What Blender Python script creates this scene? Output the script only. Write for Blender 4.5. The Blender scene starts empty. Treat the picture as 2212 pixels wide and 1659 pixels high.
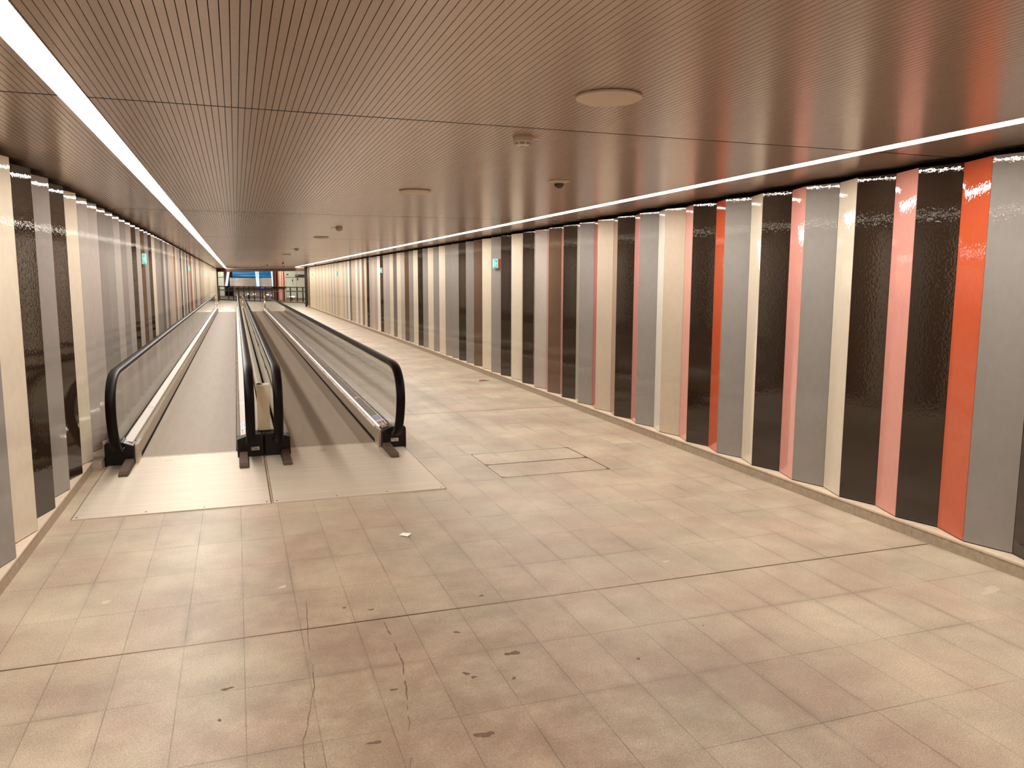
import bpy, math, random
from mathutils import Vector, Matrix
random.seed(7)
C = bpy.context.scene.collection
SC = bpy.context.scene
PI = math.pi

# ------------------------------------------------------------------ camera
F_PX, PITCH, YAW, ROLL = 1706.7, 0.130893, 0.334354, 0.0027208
EYE = 1.705
cd = bpy.data.cameras.new('camera')
cd.sensor_width = 36.0
cd.lens = F_PX * 36.0 / 2212.0
cd.clip_start = 0.05
cd.clip_end = 300
cam = bpy.data.objects.new('camera', cd)
C.objects.link(cam)
fw = Vector((math.sin(YAW)*math.cos(PITCH), math.cos(YAW)*math.cos(PITCH), -math.sin(PITCH)))
rt = Vector((math.cos(YAW), -math.sin(YAW), 0))
up = rt.cross(fw)
c_, s_ = math.cos(ROLL), math.sin(ROLL)
rx = c_*rt + s_*up
ux = -s_*rt + c_*up
m4 = Matrix((rx, ux, -fw)).transposed().to_4x4()
m4.translation = Vector((0, 0, EYE))
cam.matrix_world = m4
SC.camera = cam

# ------------------------------------------------------------------ world, exposure
w = bpy.data.worlds.new('world')
SC.world = w
w.use_nodes = True
w.node_tree.nodes['Background'].inputs[0].default_value = (1.0, 0.88, 0.76, 1)
w.node_tree.nodes['Background'].inputs[1].default_value = 0.02
SC.view_settings.view_transform = 'Standard'
SC.view_settings.look = 'None'
SC.view_settings.gamma = 1
SC.view_settings.use_curve_mapping = False
SC.view_settings.exposure = 0.0
SC.cycles.max_bounces = 10
SC.cycles.diffuse_bounces = 4
SC.cycles.glossy_bounces = 6
SC.cycles.transparent_max_bounces = 24
STRIP = 40.0            # radiance of the ceiling light lines
STRIP_COL = (1.0, 0.957, 0.885)

# ------------------------------------------------------------------ helpers
def lin(c):
    return tuple(((v/255)/12.92 if v/255 <= 0.04045 else ((v/255+0.055)/1.055)**2.4) for v in c)

MATS = {}
def mat(name, col, rough=0.5, metal=0.0, spec=0.5, bump=0.0, bscale=50.0, bdist=0.001, stretch=(1, 1, 1), vary=0.0, vscale=8.0, emit=None, estr=0.0, coat=0.0, detail=2.0):
    m = bpy.data.materials.new(name)
    m.use_nodes = True
    nt = m.node_tree
    b = nt.nodes['Principled BSDF']
    col = lin(col)
    b.inputs['Base Color'].default_value = (*col, 1)
    b.inputs['Roughness'].default_value = rough
    b.inputs['Metallic'].default_value = metal
    b.inputs['Specular IOR Level'].default_value = spec
    if coat:
        b.inputs['Coat Weight'].default_value = coat
        b.inputs['Coat Roughness'].default_value = 0.03
    geo = nt.nodes.new('ShaderNodeNewGeometry')
    mp = nt.nodes.new('ShaderNodeMapping')
    mp.inputs['Scale'].default_value = stretch
    nt.links.new(geo.outputs['Position'], mp.inputs['Vector'])
    if bump:
        n = nt.nodes.new('ShaderNodeTexNoise')
        n.inputs['Scale'].default_value = bscale
        n.inputs['Detail'].default_value = detail
        nt.links.new(mp.outputs[0], n.inputs['Vector'])
        bp = nt.nodes.new('ShaderNodeBump')
        bp.inputs['Strength'].default_value = bump
        bp.inputs['Distance'].default_value = bdist
        nt.links.new(n.outputs['Fac'], bp.inputs['Height'])
        nt.links.new(bp.outputs[0], b.inputs['Normal'])
        if coat:
            nt.links.new(bp.outputs[0], b.inputs['Coat Normal'])
    n2 = nt.nodes.new('ShaderNodeTexNoise')
    n2.inputs['Scale'].default_value = vscale
    n2.inputs['Detail'].default_value = 3
    nt.links.new(mp.outputs[0], n2.inputs['Vector'])
    mr = nt.nodes.new('ShaderNodeMapRange')
    mr.inputs['From Min'].default_value = 0.3
    mr.inputs['From Max'].default_value = 0.7
    mr.inputs['To Min'].default_value = 1.0 - vary
    mr.inputs['To Max'].default_value = 1.0 + vary
    nt.links.new(n2.outputs['Fac'], mr.inputs['Value'])
    mx = nt.nodes.new('ShaderNodeVectorMath')
    mx.operation = 'SCALE'
    mx.inputs[0].default_value = col
    nt.links.new(mr.outputs[0], mx.inputs['Scale'])
    nt.links.new(mx.outputs[0], b.inputs['Base Color'])
    if emit:
        b.inputs['Emission Color'].default_value = (*emit, 1)
        b.inputs['Emission Strength'].default_value = estr
    MATS[name] = m
    return m

class MB:
    def __init__(s):
        s.v = []; s.f = []; s.m = []
    def add(s, vs, fs, mi=0):
        o = len(s.v)
        s.v += [tuple(v) for v in vs]
        s.f += [tuple(i+o for i in f) for f in fs]
        s.m += [mi]*len(fs)
        return s
    def box(s, x0, x1, y0, y1, z0, z1, mi=0):
        v = [(x0,y0,z0),(x1,y0,z0),(x1,y1,z0),(x0,y1,z0),(x0,y0,z1),(x1,y0,z1),(x1,y1,z1),(x0,y1,z1)]
        return s.add(v, [(0,3,2,1),(4,5,6,7),(0,1,5,4),(1,2,6,5),(2,3,7,6),(3,0,4,7)], mi)
    def prism_y(s, prof, y0, y1, mi=0):          # profile of (x, z), counter-clockwise seen from -Y
        n = len(prof)
        v = [(x, y0, z) for x, z in prof] + [(x, y1, z) for x, z in prof]
        f = [tuple(range(n)), tuple(reversed(range(n, 2*n)))]
        f += [(i, i+n, (i+1) % n + n, (i+1) % n) for i in range(n)]
        return s.add(v, f, mi)
    def prism_z(s, prof, z0, z1, mi=0):          # outline of (x, y)
        n = len(prof)
        v = [(x, y, z0) for x, y in prof] + [(x, y, z1) for x, y in prof]
        f = [tuple(reversed(range(n))), tuple(range(n, 2*n))]
        f += [(i, (i+1) % n, (i+1) % n + n, i+n) for i in range(n)]
        return s.add(v, f, mi)
    def plate(s, p, q, t, z0, z1, mi=0):         # upright sheet from p to q, thickness t to its left
        px, py = p; qx, qy = q
        l = math.hypot(qx-px, qy-py)
        nx, ny = -(qy-py)/l*t, (qx-px)/l*t
        return s.prism_z([(px,py),(qx,qy),(qx+nx,qy+ny),(px+nx,py+ny)], z0, z1, mi)
    def lathe(s, prof, cx, cy, n=32, mi=0):      # profile of (r, z), top to bottom
        o = []
        for k in range(n):
            a = 2*PI*k/n
            for r, z in prof:
                o.append((cx+r*math.cos(a), cy+r*math.sin(a), z))
        p = len(prof); f = []
        for k in range(n):
            k2 = (k+1) % n
            for i in range(p-1):
                f.append((k*p+i, k2*p+i, k2*p+i+1, k*p+i+1))
        return s.add(o, f, mi)
    def sweep(s, path, prof, x, mi=0, close=True):   # path of (y, z) at fixed x; profile of (dx, dn), n = outward normal
        n = len(path); p = len(prof); vs = []
        for i, (y, z) in enumerate(path):
            a = path[max(0, i-1)]; b = path[min(n-1, i+1)]
            ty, tz = b[0]-a[0], b[1]-a[1]
            l = math.hypot(ty, tz) or 1
            ny, nz = -tz/l, ty/l
            for dx, dn in prof:
                vs.append((x+dx, y+ny*dn, z+nz*dn))
        f = []
        for i in range(n-1):
            for k in range(p if close else p-1):
                k2 = (k+1) % p
                f.append((i*p+k, (i+1)*p+k, (i+1)*p+k2, i*p+k2))
        if close:
            f.append(tuple(range(p))); f.append(tuple(reversed(range((n-1)*p, n*p))))
        return s.add(vs, f, mi)
    def tube(s, pts, r, n=8, mi=0):
        vs = []; f = []
        for i, p in enumerate(pts):
            a = Vector(pts[max(0, i-1)]); b = Vector(pts[min(len(pts)-1, i+1)])
            t = (b-a).normalized()
            u = t.orthogonal().normalized(); w_ = t.cross(u)
            for k in range(n):
                an = 2*PI*k/n
                q = Vector(p) + u*(r*math.cos(an)) + w_*(r*math.sin(an))
                vs.append(tuple(q))
        for i in range(len(pts)-1):
            for k in range(n):
                k2 = (k+1) % n
                f.append((i*n+k, i*n+k2, (i+1)*n+k2, (i+1)*n+k))
        f.append(tuple(reversed(range(n)))); f.append(tuple(range((len(pts)-1)*n, len(pts)*n)))
        return s.add(vs, f, mi)
    def build(s, name, mats, parent=None, loc=None, smooth=False, label=None, bevel=0):
        if not isinstance(mats, (list, tuple)): mats = [mats]
        org = Vector(loc) if loc is not None else (Vector(parent['_o']) if parent is not None and '_o' in parent else Vector((0,0,0)))
        me = bpy.data.meshes.new(name)
        me.from_pydata([tuple(Vector(v)-org) for v in s.v], [], s.f)
        for mt in mats: me.materials.append(mt)
        for p, mi in zip(me.polygons, s.m):
            p.material_index = mi
            p.use_smooth = smooth
        me.validate(); me.update()
        o = bpy.data.objects.new(name, me)
        C.objects.link(o)
        if parent is not None:
            o.parent = parent
        else:
            o.location = org
        o['_o'] = tuple(org)
        if smooth == 'auto' or smooth:
            try:
                me.set_sharp_from_angle(angle=math.radians(38))
            except Exception:
                pass
        if bevel:
            bv = o.modifiers.new('bevel', 'BEVEL'); bv.width = bevel; bv.segments = 2; bv.limit_method = 'ANGLE'
        if label: o['label'] = label
        return o

def thing(name, loc, label, cat, group=None):
    o = bpy.data.objects.new(name, None)
    C.objects.link(o)
    o.location = loc; o['_o'] = tuple(loc); o.empty_display_size = 0.1
    tag(o, label, cat, group)
    return o
def tag(o, label, cat, group=None):
    o['label'] = label; o['category'] = cat
    if group: o['group'] = group
    return o
def struct(o):
    o['kind'] = 'structure'
    return o

# ------------------------------------------------------------------ materials
def gloss(name, c, vary=0.05):
    return mat(name, c, rough=0.03, spec=0.75, bump=0.5, bscale=62, bdist=0.0007, vary=vary*.6, vscale=22, stretch=(1, 1, 0.7), detail=1.0)
G = dict(
    dark=gloss('dark_brown_gloss', (48, 36, 27)),
    brown=gloss('brown_gloss', (104, 82, 66)),
    grey=gloss('grey_gloss', (146, 141, 136)),
    dgrey=gloss('deep_grey_gloss', (120, 114, 108)),
    mauve=gloss('mauve_grey_gloss', (184, 174, 167)),
    cream=gloss('cream_gloss', (222, 210, 190)),
    white=gloss('white_gloss', (238, 232, 220)),
    tan=gloss('tan_gloss', (202, 186, 166)),
    pink=gloss('pink_gloss', (226, 156, 144)),
    orange=gloss('orange_gloss', (204, 90, 54)),
    red=gloss('red_gloss', (198, 72, 58)),
    rust=gloss('rust_brown_gloss', (150, 82, 62)),
    umber=gloss('umber_gloss', (150, 118, 96)),
)
M_BLACK = mat('black_rubber', (16, 7, 6), rough=0.42, spec=0.12)
M_BLACKP = mat('black_plastic', (18, 8, 7), rough=0.4, spec=0.25)
M_DARKGAP = mat('dark_void', (22, 12, 10), rough=0.9, spec=0.1)
M_STEEL = mat('polished_steel', (240, 232, 220), rough=0.2, metal=1.0)
M_STEELB = mat('brushed_steel', (205, 190, 172), rough=0.34, metal=1.0, vary=0.04, vscale=30, stretch=(1, .05, 1))
M_STEELO = mat('satin_steel_outer', (226, 216, 200), rough=0.4, metal=0.6)
M_DECK = mat('satin_grey_deck', (160, 148, 138), rough=0.45, metal=0.45, spec=0.4)
M_CLAD = mat('beige_cladding', (205, 192, 170), rough=0.4, metal=0.3)
M_TRIM = mat('bright_trim', (240, 228, 208), rough=0.2, metal=1.0)
M_STONE = mat('kerb_stone', (176, 160, 140), rough=0.6, spec=0.3, vary=0.12, vscale=26, bump=0.2, bscale=120, bdist=0.0006)
M_STONET = mat('kerb_top_stone', (226, 206, 182), rough=0.55, spec=0.3, vary=0.06, vscale=30)
M_WHITE = mat('white_plastic', (214, 202, 186), rough=0.45)
M_CREAMB = mat('cream_box', (206, 188, 160), rough=0.5)
M_PAPER = mat('paper', (250, 246, 232), rough=0.8)
M_LABEL = mat('label_white', (214, 198, 188), rough=0.5)
M_LABELD = mat('label_dark', (90, 62, 56), rough=0.5)
M_BLUE = mat('sticker_blue', (38, 92, 190), rough=0.4)
M_REDS = mat('sticker_red', (206, 60, 50), rough=0.4)
M_STW = mat('sticker_white', (238, 230, 222), rough=0.4)
M_STG = mat('sticker_dark_green', (20, 50, 44), rough=0.4)
M_GUARD = mat('grey_guard', (92, 74, 62), rough=0.7, spec=.2)
M_DETECT = mat('detector_plastic', (190, 172, 152), rough=0.5)
M_SPEAK = mat('speaker_grille', (214, 196, 174), rough=0.7, vary=0.05, vscale=300)
M_DOME = mat('smoked_dome', (24, 12, 12), rough=0.06, spec=0.8)
M_DOMERIM = mat('clear_dome_rim', (226, 214, 200), rough=0.15)
M_ORHOUSE = mat('orange_housing', (214, 92, 52), rough=0.4)
M_BEAM = mat('dark_beam', (74, 46, 32), rough=0.4)
M_FRAME = mat('black_frame', (44, 22, 18), rough=0.4)
M_CONC = mat('concourse_panel', (216, 216, 196), rough=0.4, vary=0.03)
M_VOIDF = mat('concourse_dark_floor', (84, 52, 38), rough=0.5)
M_POST = mat('bronze_post', (96, 74, 54), rough=0.4, metal=0.3)
M_MAROON = mat('maroon_sign', (74, 18, 16), rough=0.5)
M_COPPER = mat('copper_stripe', (172, 104, 84), rough=0.25, spec=0.6)
M_COPPERL = mat('pale_copper_stripe', (236, 190, 166), rough=0.25, spec=0.6)
M_COPPERD = mat('dark_copper_stripe', (110, 44, 32), rough=0.25, spec=0.6)
M_WINE = mat('wine_panel', (96, 22, 30), rough=0.3)
M_REDP = mat('red_panel', (196, 54, 50), rough=0.3)
M_GREYS = mat('brushed_grey_wall', (225, 208, 196), rough=0.35, metal=0.0, vary=0.25, vscale=3, stretch=(.15, .15, 6))
M_BROWNP = mat('brown_post', (120, 82, 50), rough=0.4)

def emis(name, col, s):
    m = bpy.data.materials.new(name); m.use_nodes = True
    nt = m.node_tree
    for n in list(nt.nodes):
        if n.type != 'OUTPUT_MATERIAL': nt.nodes.remove(n)
    e = nt.nodes.new('ShaderNodeEmission')
    e.inputs[0].default_value = (*col, 1); e.inputs[1].default_value = s
    nt.links.new(e.outputs[0], [n for n in nt.nodes if n.type == 'OUTPUT_MATERIAL'][0].inputs[0])
    return m
M_STRIP = emis('strip_light', STRIP_COL, STRIP)
M_SIGNG = emis('sign_green', (0.10, 0.72, 0.62), 1.1)
M_SIGNW = emis('sign_white', (0.80, 1.0, 0.88), 1.3)
M_TUBE = emis('tube_light', (0.72, 0.88, 1.0), 1.15)
M_SIGNL = emis('sign_text', (0.9, 0.6, 0.5), 0.6)
M_LOWL = emis('low_lamp', (0.9, 0.95, 1.0), 2.5)
M_BLUEL = emis('blue_lamp', (0.04, 0.12, 0.9), 1.5)

# thin architectural glass: mirror-like by Fresnel, clear straight through, gently wavy
mg = bpy.data.materials.new('clear_glass'); mg.use_nodes = True
nt = mg.node_tree
for n in list(nt.nodes):
    if n.type != 'OUTPUT_MATERIAL': nt.nodes.remove(n)
out = [n for n in nt.nodes if n.type == 'OUTPUT_MATERIAL'][0]
tr = nt.nodes.new('ShaderNodeBsdfTransparent'); tr.inputs[0].default_value = (0.97, 0.98, 0.965, 1)
gl = nt.nodes.new('ShaderNodeBsdfGlossy'); gl.inputs['Roughness'].default_value = 0.0
fr = nt.nodes.new('ShaderNodeFresnel')
ge = nt.nodes.new('ShaderNodeNewGeometry')
ior = nt.nodes.new('ShaderNodeMapRange')         # same reflectance on both faces of the sheet
ior.inputs['To Min'].default_value = 1.5; ior.inputs['To Max'].default_value = 1/1.5
nt.links.new(ge.outputs['Backfacing'], ior.inputs[0]); nt.links.new(ior.outputs[0], fr.inputs[0])
mp = nt.nodes.new('ShaderNodeMapping'); mp.inputs['Scale'].default_value = (1, 0.9, 0.8)
ns = nt.nodes.new('ShaderNodeTexNoise'); ns.inputs['Scale'].default_value = 1.4; ns.inputs['Detail'].default_value = 0
bp = nt.nodes.new('ShaderNodeBump'); bp.inputs['Strength'].default_value = 0.35; bp.inputs['Distance'].default_value = 0.0032
nt.links.new(ge.outputs['Position'], mp.inputs[0]); nt.links.new(mp.outputs[0], ns.inputs['Vector'])
nt.links.new(ns.outputs['Fac'], bp.inputs['Height']); nt.links.new(bp.outputs[0], gl.inputs['Normal'])
ms = nt.nodes.new('ShaderNodeMixShader')
nt.links.new(fr.outputs[0], ms.inputs[0]); nt.links.new(tr.outputs[0], ms.inputs[1]); nt.links.new(gl.outputs[0], ms.inputs[2])
nt.links.new(ms.outputs[0], out.inputs[0])
M_GLASS = mg

# ceiling: satin bronze metal, blurs what it mirrors
M_CEIL = mat('bronze_ceiling', (186, 165, 151), rough=0.24, metal=0.25, spec=0.6, vary=0.03, vscale=40)

# floor: speckled granite slabs with fine joints
TX, TY0, TXP, TYP = -0.030, 3.82, 0.2645, 0.5
def floor_material():
    m = bpy.data.materials.new('granite_floor'); m.use_nodes = True
    nt = m.node_tree; L = nt.links
    b = nt.nodes['Principled BSDF']
    def N(t, **k):
        n = nt.nodes.new(t)
        for a, v in k.items(): setattr(n, a, v)
        return n
    def math_(op, a, b_=None, c=None):
        n = N('ShaderNodeMath', operation=op)
        for i, v in enumerate((a, b_, c)):
            if v is None: continue
            if hasattr(v, 'links'): L.new(v, n.inputs[i])
            else: n.inputs[i].default_value = v
        return n.outputs[0]
    def rng(v, a, b_, c, d):
        n = N('ShaderNodeMapRange')
        L.new(v, n.inputs[0])
        for i, q in enumerate((a, b_, c, d)): n.inputs[i+1].default_value = q
        return n.outputs[0]
    g = N('ShaderNodeNewGeometry'); sp = N('ShaderNodeSeparateXYZ'); L.new(g.outputs['Position'], sp.inputs[0])
    X, Y = sp.outputs[0], sp.outputs[1]
    u = math_('DIVIDE', math_('SUBTRACT', X, TX), TXP)
    v = math_('DIVIDE', math_('SUBTRACT', Y, TY0), TYP)
    def dist(a, per):
        f = math_('FRACT', math_('ADD', a, 0.5))
        return math_('MULTIPLY', math_('ABSOLUTE', math_('SUBTRACT', f, 0.5)), per)
    jx = rng(dist(u, TXP), 0.0008, 0.0028, 1, 0)
    jy = rng(dist(v, TYP), 0.0008, 0.0028, 1, 0)
    def noise(sc, det=2, rough=0.5, src=None):
        n = N('ShaderNodeTexNoise'); n.inputs['Scale'].default_value = sc; n.inputs['Detail'].default_value = det; n.inputs['Roughness'].default_value = rough
        L.new(src or g.outputs['Position'], n.inputs['Vector'])
        return n.outputs['Fac']
    wear = rng(noise(2.3), 0.38, 0.62, 0.2, 1.0)
    wear2 = rng(noise(3.1), 0.35, 0.65, 0.35, 0.9)
    j = math_('MAXIMUM', math_('MULTIPLY', jx, wear2), math_('MULTIPLY', jy, wear))
    soft = math_('MAXIMUM', rng(dist(u, TXP), 0.0, 0.035, 1, 0), rng(dist(v, TYP), 0.0, 0.035, 1, 0))
    soft = math_('MULTIPLY', soft, rng(noise(1.7), 0.48, 0.7, 0, 1))
    cell = N('ShaderNodeCombineXYZ'); L.new(math_('FLOOR', u), cell.inputs[0]); L.new(math_('FLOOR', v), cell.inputs[1])
    wn = N('ShaderNodeTexWhiteNoise'); L.new(cell.outputs[0], wn.inputs['Vector'])
    tile = rng(wn.outputs['Value'], 0, 1, 0.95, 1.05)
    speck = rng(noise(210, 2, 0.7), 0.34, 0.66, 0.68, 1.30)
    speck2 = math_('ADD', rng(noise(75, 2), 0.35, 0.65, 0.94, 1.05), rng(noise(95, 0), 0.76, 0.80, 0.0, 0.22))
    blot = rng(noise(1.3, 6, 0.68), 0.36, 0.66, 0.78, 1.08)
    # darker, browner band along the middle of the passage, near the camera
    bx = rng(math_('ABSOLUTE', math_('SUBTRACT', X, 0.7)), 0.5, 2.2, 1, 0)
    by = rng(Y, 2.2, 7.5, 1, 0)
    mid_dark = math_('MULTIPLY', math_('MULTIPLY', bx, by), rng(noise(5.5, 5, 0.65), 0.34, 0.60, 0.55, 1.0))
    k = math_('MULTIPLY', math_('MULTIPLY', tile, speck), math_('MULTIPLY', blot, speck2))
    k = math_('MULTIPLY', k, math_('SUBTRACT', 1.0, math_('MULTIPLY', j, 0.62)))
    k = math_('MULTIPLY', k, math_('SUBTRACT', 1.0, math_('MULTIPLY', soft, 0.22)))
    k = math_('MULTIPLY', k, math_('SUBTRACT', 1.0, math_('MULTIPLY', mid_dark, 0.26)))
    cc = N('ShaderNodeMix', data_type='RGBA')
    L.new(rng(noise(1.6, 3), 0.4, 0.62, 0, 1), cc.inputs['Factor'])
    cc.inputs['A'].default_value = (*lin((204, 189, 164)), 1)
    cc.inputs['B'].default_value = (*lin((196, 174, 152)), 1)
    sc = N('ShaderNodeVectorMath', operation='SCALE'); L.new(cc.outputs['Result'], sc.inputs[0]); L.new(k, sc.inputs['Scale'])
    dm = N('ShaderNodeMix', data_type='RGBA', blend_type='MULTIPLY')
    L.new(mid_dark, dm.inputs['Factor']); L.new(sc.outputs[0], dm.inputs['A']); dm.inputs['B'].default_value = (0.80, 0.70, 0.64, 1)
    L.new(dm.outputs['Result'], b.inputs['Base Color'])
    b.inputs['Roughness'].default_value = 0.42
    b.inputs['Specular IOR Level'].default_value = 0.35
    bp = N('ShaderNodeBump'); bp.inputs['Strength'].default_value = 0.35; bp.inputs['Distance'].default_value = 0.0008
    L.new(math_('SUBTRACT', noise(260, 2), j), bp.inputs['Height'])
    L.new(bp.outputs[0], b.inputs['Normal'])
    return m
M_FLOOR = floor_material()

# landing plates: ribbed pale metal; pallets: fine lengthwise grooves with cross joints
def ribbed(name, col, per, axis, depth, rough, metal, cross=None, cdark=0.5, linedark=0.25, width=0.3):
    m = mat(name, col, rough=rough, metal=metal, vary=0.05, vscale=5, stretch=(0.25, 3, 1) if axis == 1 else (3, .25, 1))
    nt = m.node_tree; L = nt.links; b = nt.nodes['Principled BSDF']
    g = nt.nodes.new('ShaderNodeNewGeometry'); sp = nt.nodes.new('ShaderNodeSeparateXYZ'); L.new(g.outputs['Position'], sp.inputs[0])
    def stripe(ax, p, wd):
        d = nt.nodes.new('ShaderNodeMath'); d.operation = 'DIVIDE'; L.new(sp.outputs[ax], d.inputs[0]); d.inputs[1].default_value = p
        f = nt.nodes.new('ShaderNodeMath'); f.operation = 'FRACT'; L.new(d.outputs[0], f.inputs[0])
        r = nt.nodes.new('ShaderNodeMath'); r.operation = 'LESS_THAN'; L.new(f.outputs[0], r.inputs[0]); r.inputs[1].default_value = wd
        return r.outputs[0]
    s1 = stripe(axis, per, width)
    mu = nt.nodes.new('ShaderNodeMath'); mu.operation = 'MULTIPLY'; L.new(s1, mu.inputs[0]); mu.inputs[1].default_value = linedark
    tot = mu.outputs[0]
    if cross:
        s2 = stripe(1, cross[0], cross[1])
        m2 = nt.nodes.new('ShaderNodeMath'); m2.operation = 'MULTIPLY'; L.new(s2, m2.inputs[0]); m2.inputs[1].default_value = cdark
        ma = nt.nodes.new('ShaderNodeMath'); ma.operation = 'MAXIMUM'; L.new(tot, ma.inputs[0]); L.new(m2.outputs[0], ma.inputs[1]); tot = ma.outputs[0]
    inv = nt.nodes.new('ShaderNodeMath'); inv.operation = 'SUBTRACT'; inv.inputs[0].default_value = 1; L.new(tot, inv.inputs[1])
    old = b.inputs['Base Color'].links[0].from_socket
    sc = nt.nodes.new('ShaderNodeVectorMath'); sc.operation = 'SCALE'; L.new(old, sc.inputs[0]); L.new(inv.outputs[0], sc.inputs['Scale'])
    L.new(sc.outputs[0], b.inputs['Base Color'])
    bp = nt.nodes.new('ShaderNodeBump'); bp.inputs['Strength'].default_value = 0.5; bp.inputs['Distance'].default_value = depth
    L.new(inv.outputs[0], bp.inputs['Height']); L.new(bp.outputs[0], b.inputs['Normal'])
    return m
M_LAND = ribbed('landing_metal', (216, 202, 184), 0.25, 1, 0.0006, 0.5, 0.45, linedark=0.35, width=0.012)
M_PALLET = ribbed('grooved_pallet', (166, 147, 129), 0.016, 0, 0.0012, 0.55, 0.25, cross=(0.1333, 0.06), cdark=0.30, linedark=0.38, width=0.42)

# ------------------------------------------------------------------ floor
Z_CEIL = 2.486
Y0 = -8.0
YL, YR = 62.0, 51.6      # where the left and right walls end (the far opening is askew)
def fence_y(x): return 70.0 - 1.777*(x+1.36)
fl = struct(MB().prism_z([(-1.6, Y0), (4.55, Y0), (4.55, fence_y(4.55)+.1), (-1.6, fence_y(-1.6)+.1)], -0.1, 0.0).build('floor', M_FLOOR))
mb = MB()
mb.prism_z([(-14, fence_y(-14)+.1), (-1.6, fence_y(-1.6)+.1), (4.55, fence_y(4.55)+.1), (16, fence_y(16)+.1), (16, 70), (16, 110), (-14, 128)], -0.12, -0.02)
struct(mb.build('floor', M_VOIDF))
# metal movement joints every six metres
mb = MB()
for k in range(-1, 9):
    y = 3.82 + 6*k
    x0 = -1.27 if (y < 6.1 or y > 46.5) else 1.6
    mb.box(x0, 4.21, y-0.0045, y+0.0045, 0, 0.0012)
M_JOINT = mat('joint_metal', (120, 92, 68), rough=0.35, metal=0.6, vary=0.4, vscale=2)
struct(mb.build('trim_1', M_JOINT))
# blobs of trodden dirt and old gum, thin films on the stone
M_GUM = mat('old_gum', (112, 88, 70), rough=0.7, vary=0.35, vscale=120)
M_SCUFF = mat('pale_scuff', (206, 190, 166), rough=0.6)
def blob(mbx, x, y, r, e=1.6, a=0.0, n=18, z=0.0008, mi=0):
    o = []
    ph = [random.uniform(0, 6.28) for _ in range(3)]
    for k in range(n):
        t = 2*PI*k/n
        rr = r*(1 + .28*math.sin(2*t+ph[0]) + .22*math.sin(3*t+ph[1]) + .15*math.sin(7*t+ph[2]))
        px, py = rr*e*math.cos(t), rr*math.sin(t)
        o.append((x+px*math.cos(a)-py*math.sin(a), y+px*math.sin(a)+py*math.cos(a)))
    mbx.prism_z(o, 0.0, z, mi)
mb = MB()
for x, y, r, e in [(1.139,3.254,.019,1.6),(0.82,2.668,.019,1.7),(0.883,3.141,.011,1.3),(0.905,3.10,.007,2),(1.196,3.94,.008,1.8),(1.067,3.035,.008,1.3),
                   (2.134,3.227,.004,1),(-0.128,3.096,.008,1),(-0.103,3.34,.010,2.2),(0.557,3.107,.009,1.5),(0.42,2.75,.010,2.2),
                   (0.95,3.55,.008,2),(0.60,3.95,.008,1.5),(0.47,4.02,.006,2),(1.66,3.02,.007,1.4)]:
    blob(mb, x, y, r, e, random.uniform(-.5, .5))
blob(mb, 3.94, 12.81, .09, 1.2, -.1)
def scuffline(pts, wd):
    pts2 = []
    for i in range(len(pts)-1):
        for t in range(5):
            f = t/5
            pts2.append((pts[i][0]*(1-f)+pts[i+1][0]*f+random.uniform(-.004, .004), pts[i][1]*(1-f)+pts[i+1][1]*f))
    for i in range(len(pts2)-1):
        if random.random() < .18: continue
        (xa, ya), (xb, yb) = pts2[i], pts2[i+1]
        w1 = wd*random.uniform(.4, 1.2)
        mb.prism_z([(xa-w1, ya), (xa+w1, ya), (xb+w1*.7, yb), (xb-w1*.7, yb)], 0, 0.0006)
scuffline([(.635,3.771),(.641,3.528),(.638,3.336),(.604,3.051),(.569,2.844),(.514,2.555),(.50,2.3)], .0036)
scuffline([(.284,4.164),(.26,3.657),(.252,3.292),(.204,3.003),(.169,2.849),(.156,2.5)], .0022)
mb.build('dirt_mark', M_GUM, fl)
mb = MB()
for x, y, r, e in [(0.179,4.416,.014,1.7),(2.417,4.083,.018,1.3),(-0.72,4.5,.02,1.4),(3.9,3.1,.03,3),(1.95,3.55,.004,1),(2.65,3.0,.005,1.2)]:
    blob(mb, x, y, r, e, .2)
mb.build('pale_mark', M_SCUFF, fl)

# two stone-filled access covers side by side in the walkway
for i, (ya, yb, lb) in enumerate([(6.355, 6.845, 'stone-filled floor access cover with thin metal edge, nearer of the pair'), (6.855, 7.34, 'stone-filled floor access cover with thin metal edge, farther of the pair')]):
    t = thing('floor_access_cover', (2.64, (ya+yb)/2, 0), lb, 'floor cover', 'floor access covers beside the walkway end')
    x0, x1 = 2.118, 3.158
    f = MB(); tt = 0.006
    f.box(x0, x1, ya, ya+tt, 0, .0022); f.box(x0, x1, yb-tt, yb, 0, .0022)
    f.box(x0, x0+tt, ya+tt, yb-tt, 0, .0022); f.box(x1-tt*1.6, x1, ya+tt, yb-tt, 0, .0022)
    for cx, cy, sx, sy in [(x0, ya, 1, 1), (x1, ya, -1, 1), (x0, yb, 1, -1), (x1, yb, -1, -1)]:
        f.prism_z([(cx, cy), (cx+sx*.05, cy), (cx, cy+sy*.05)] if sx*sy > 0 else [(cx, cy), (cx, cy+sy*.05), (cx+sx*.05, cy)], 0, .0024)
    f.build('frame', M_JOINT, t, label='tarnished metal frame')
    MB().box(x0+tt, x1-tt*1.6, ya+tt, yb-tt, 0, .0015).build('infill', M_FLOOR, t)

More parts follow.
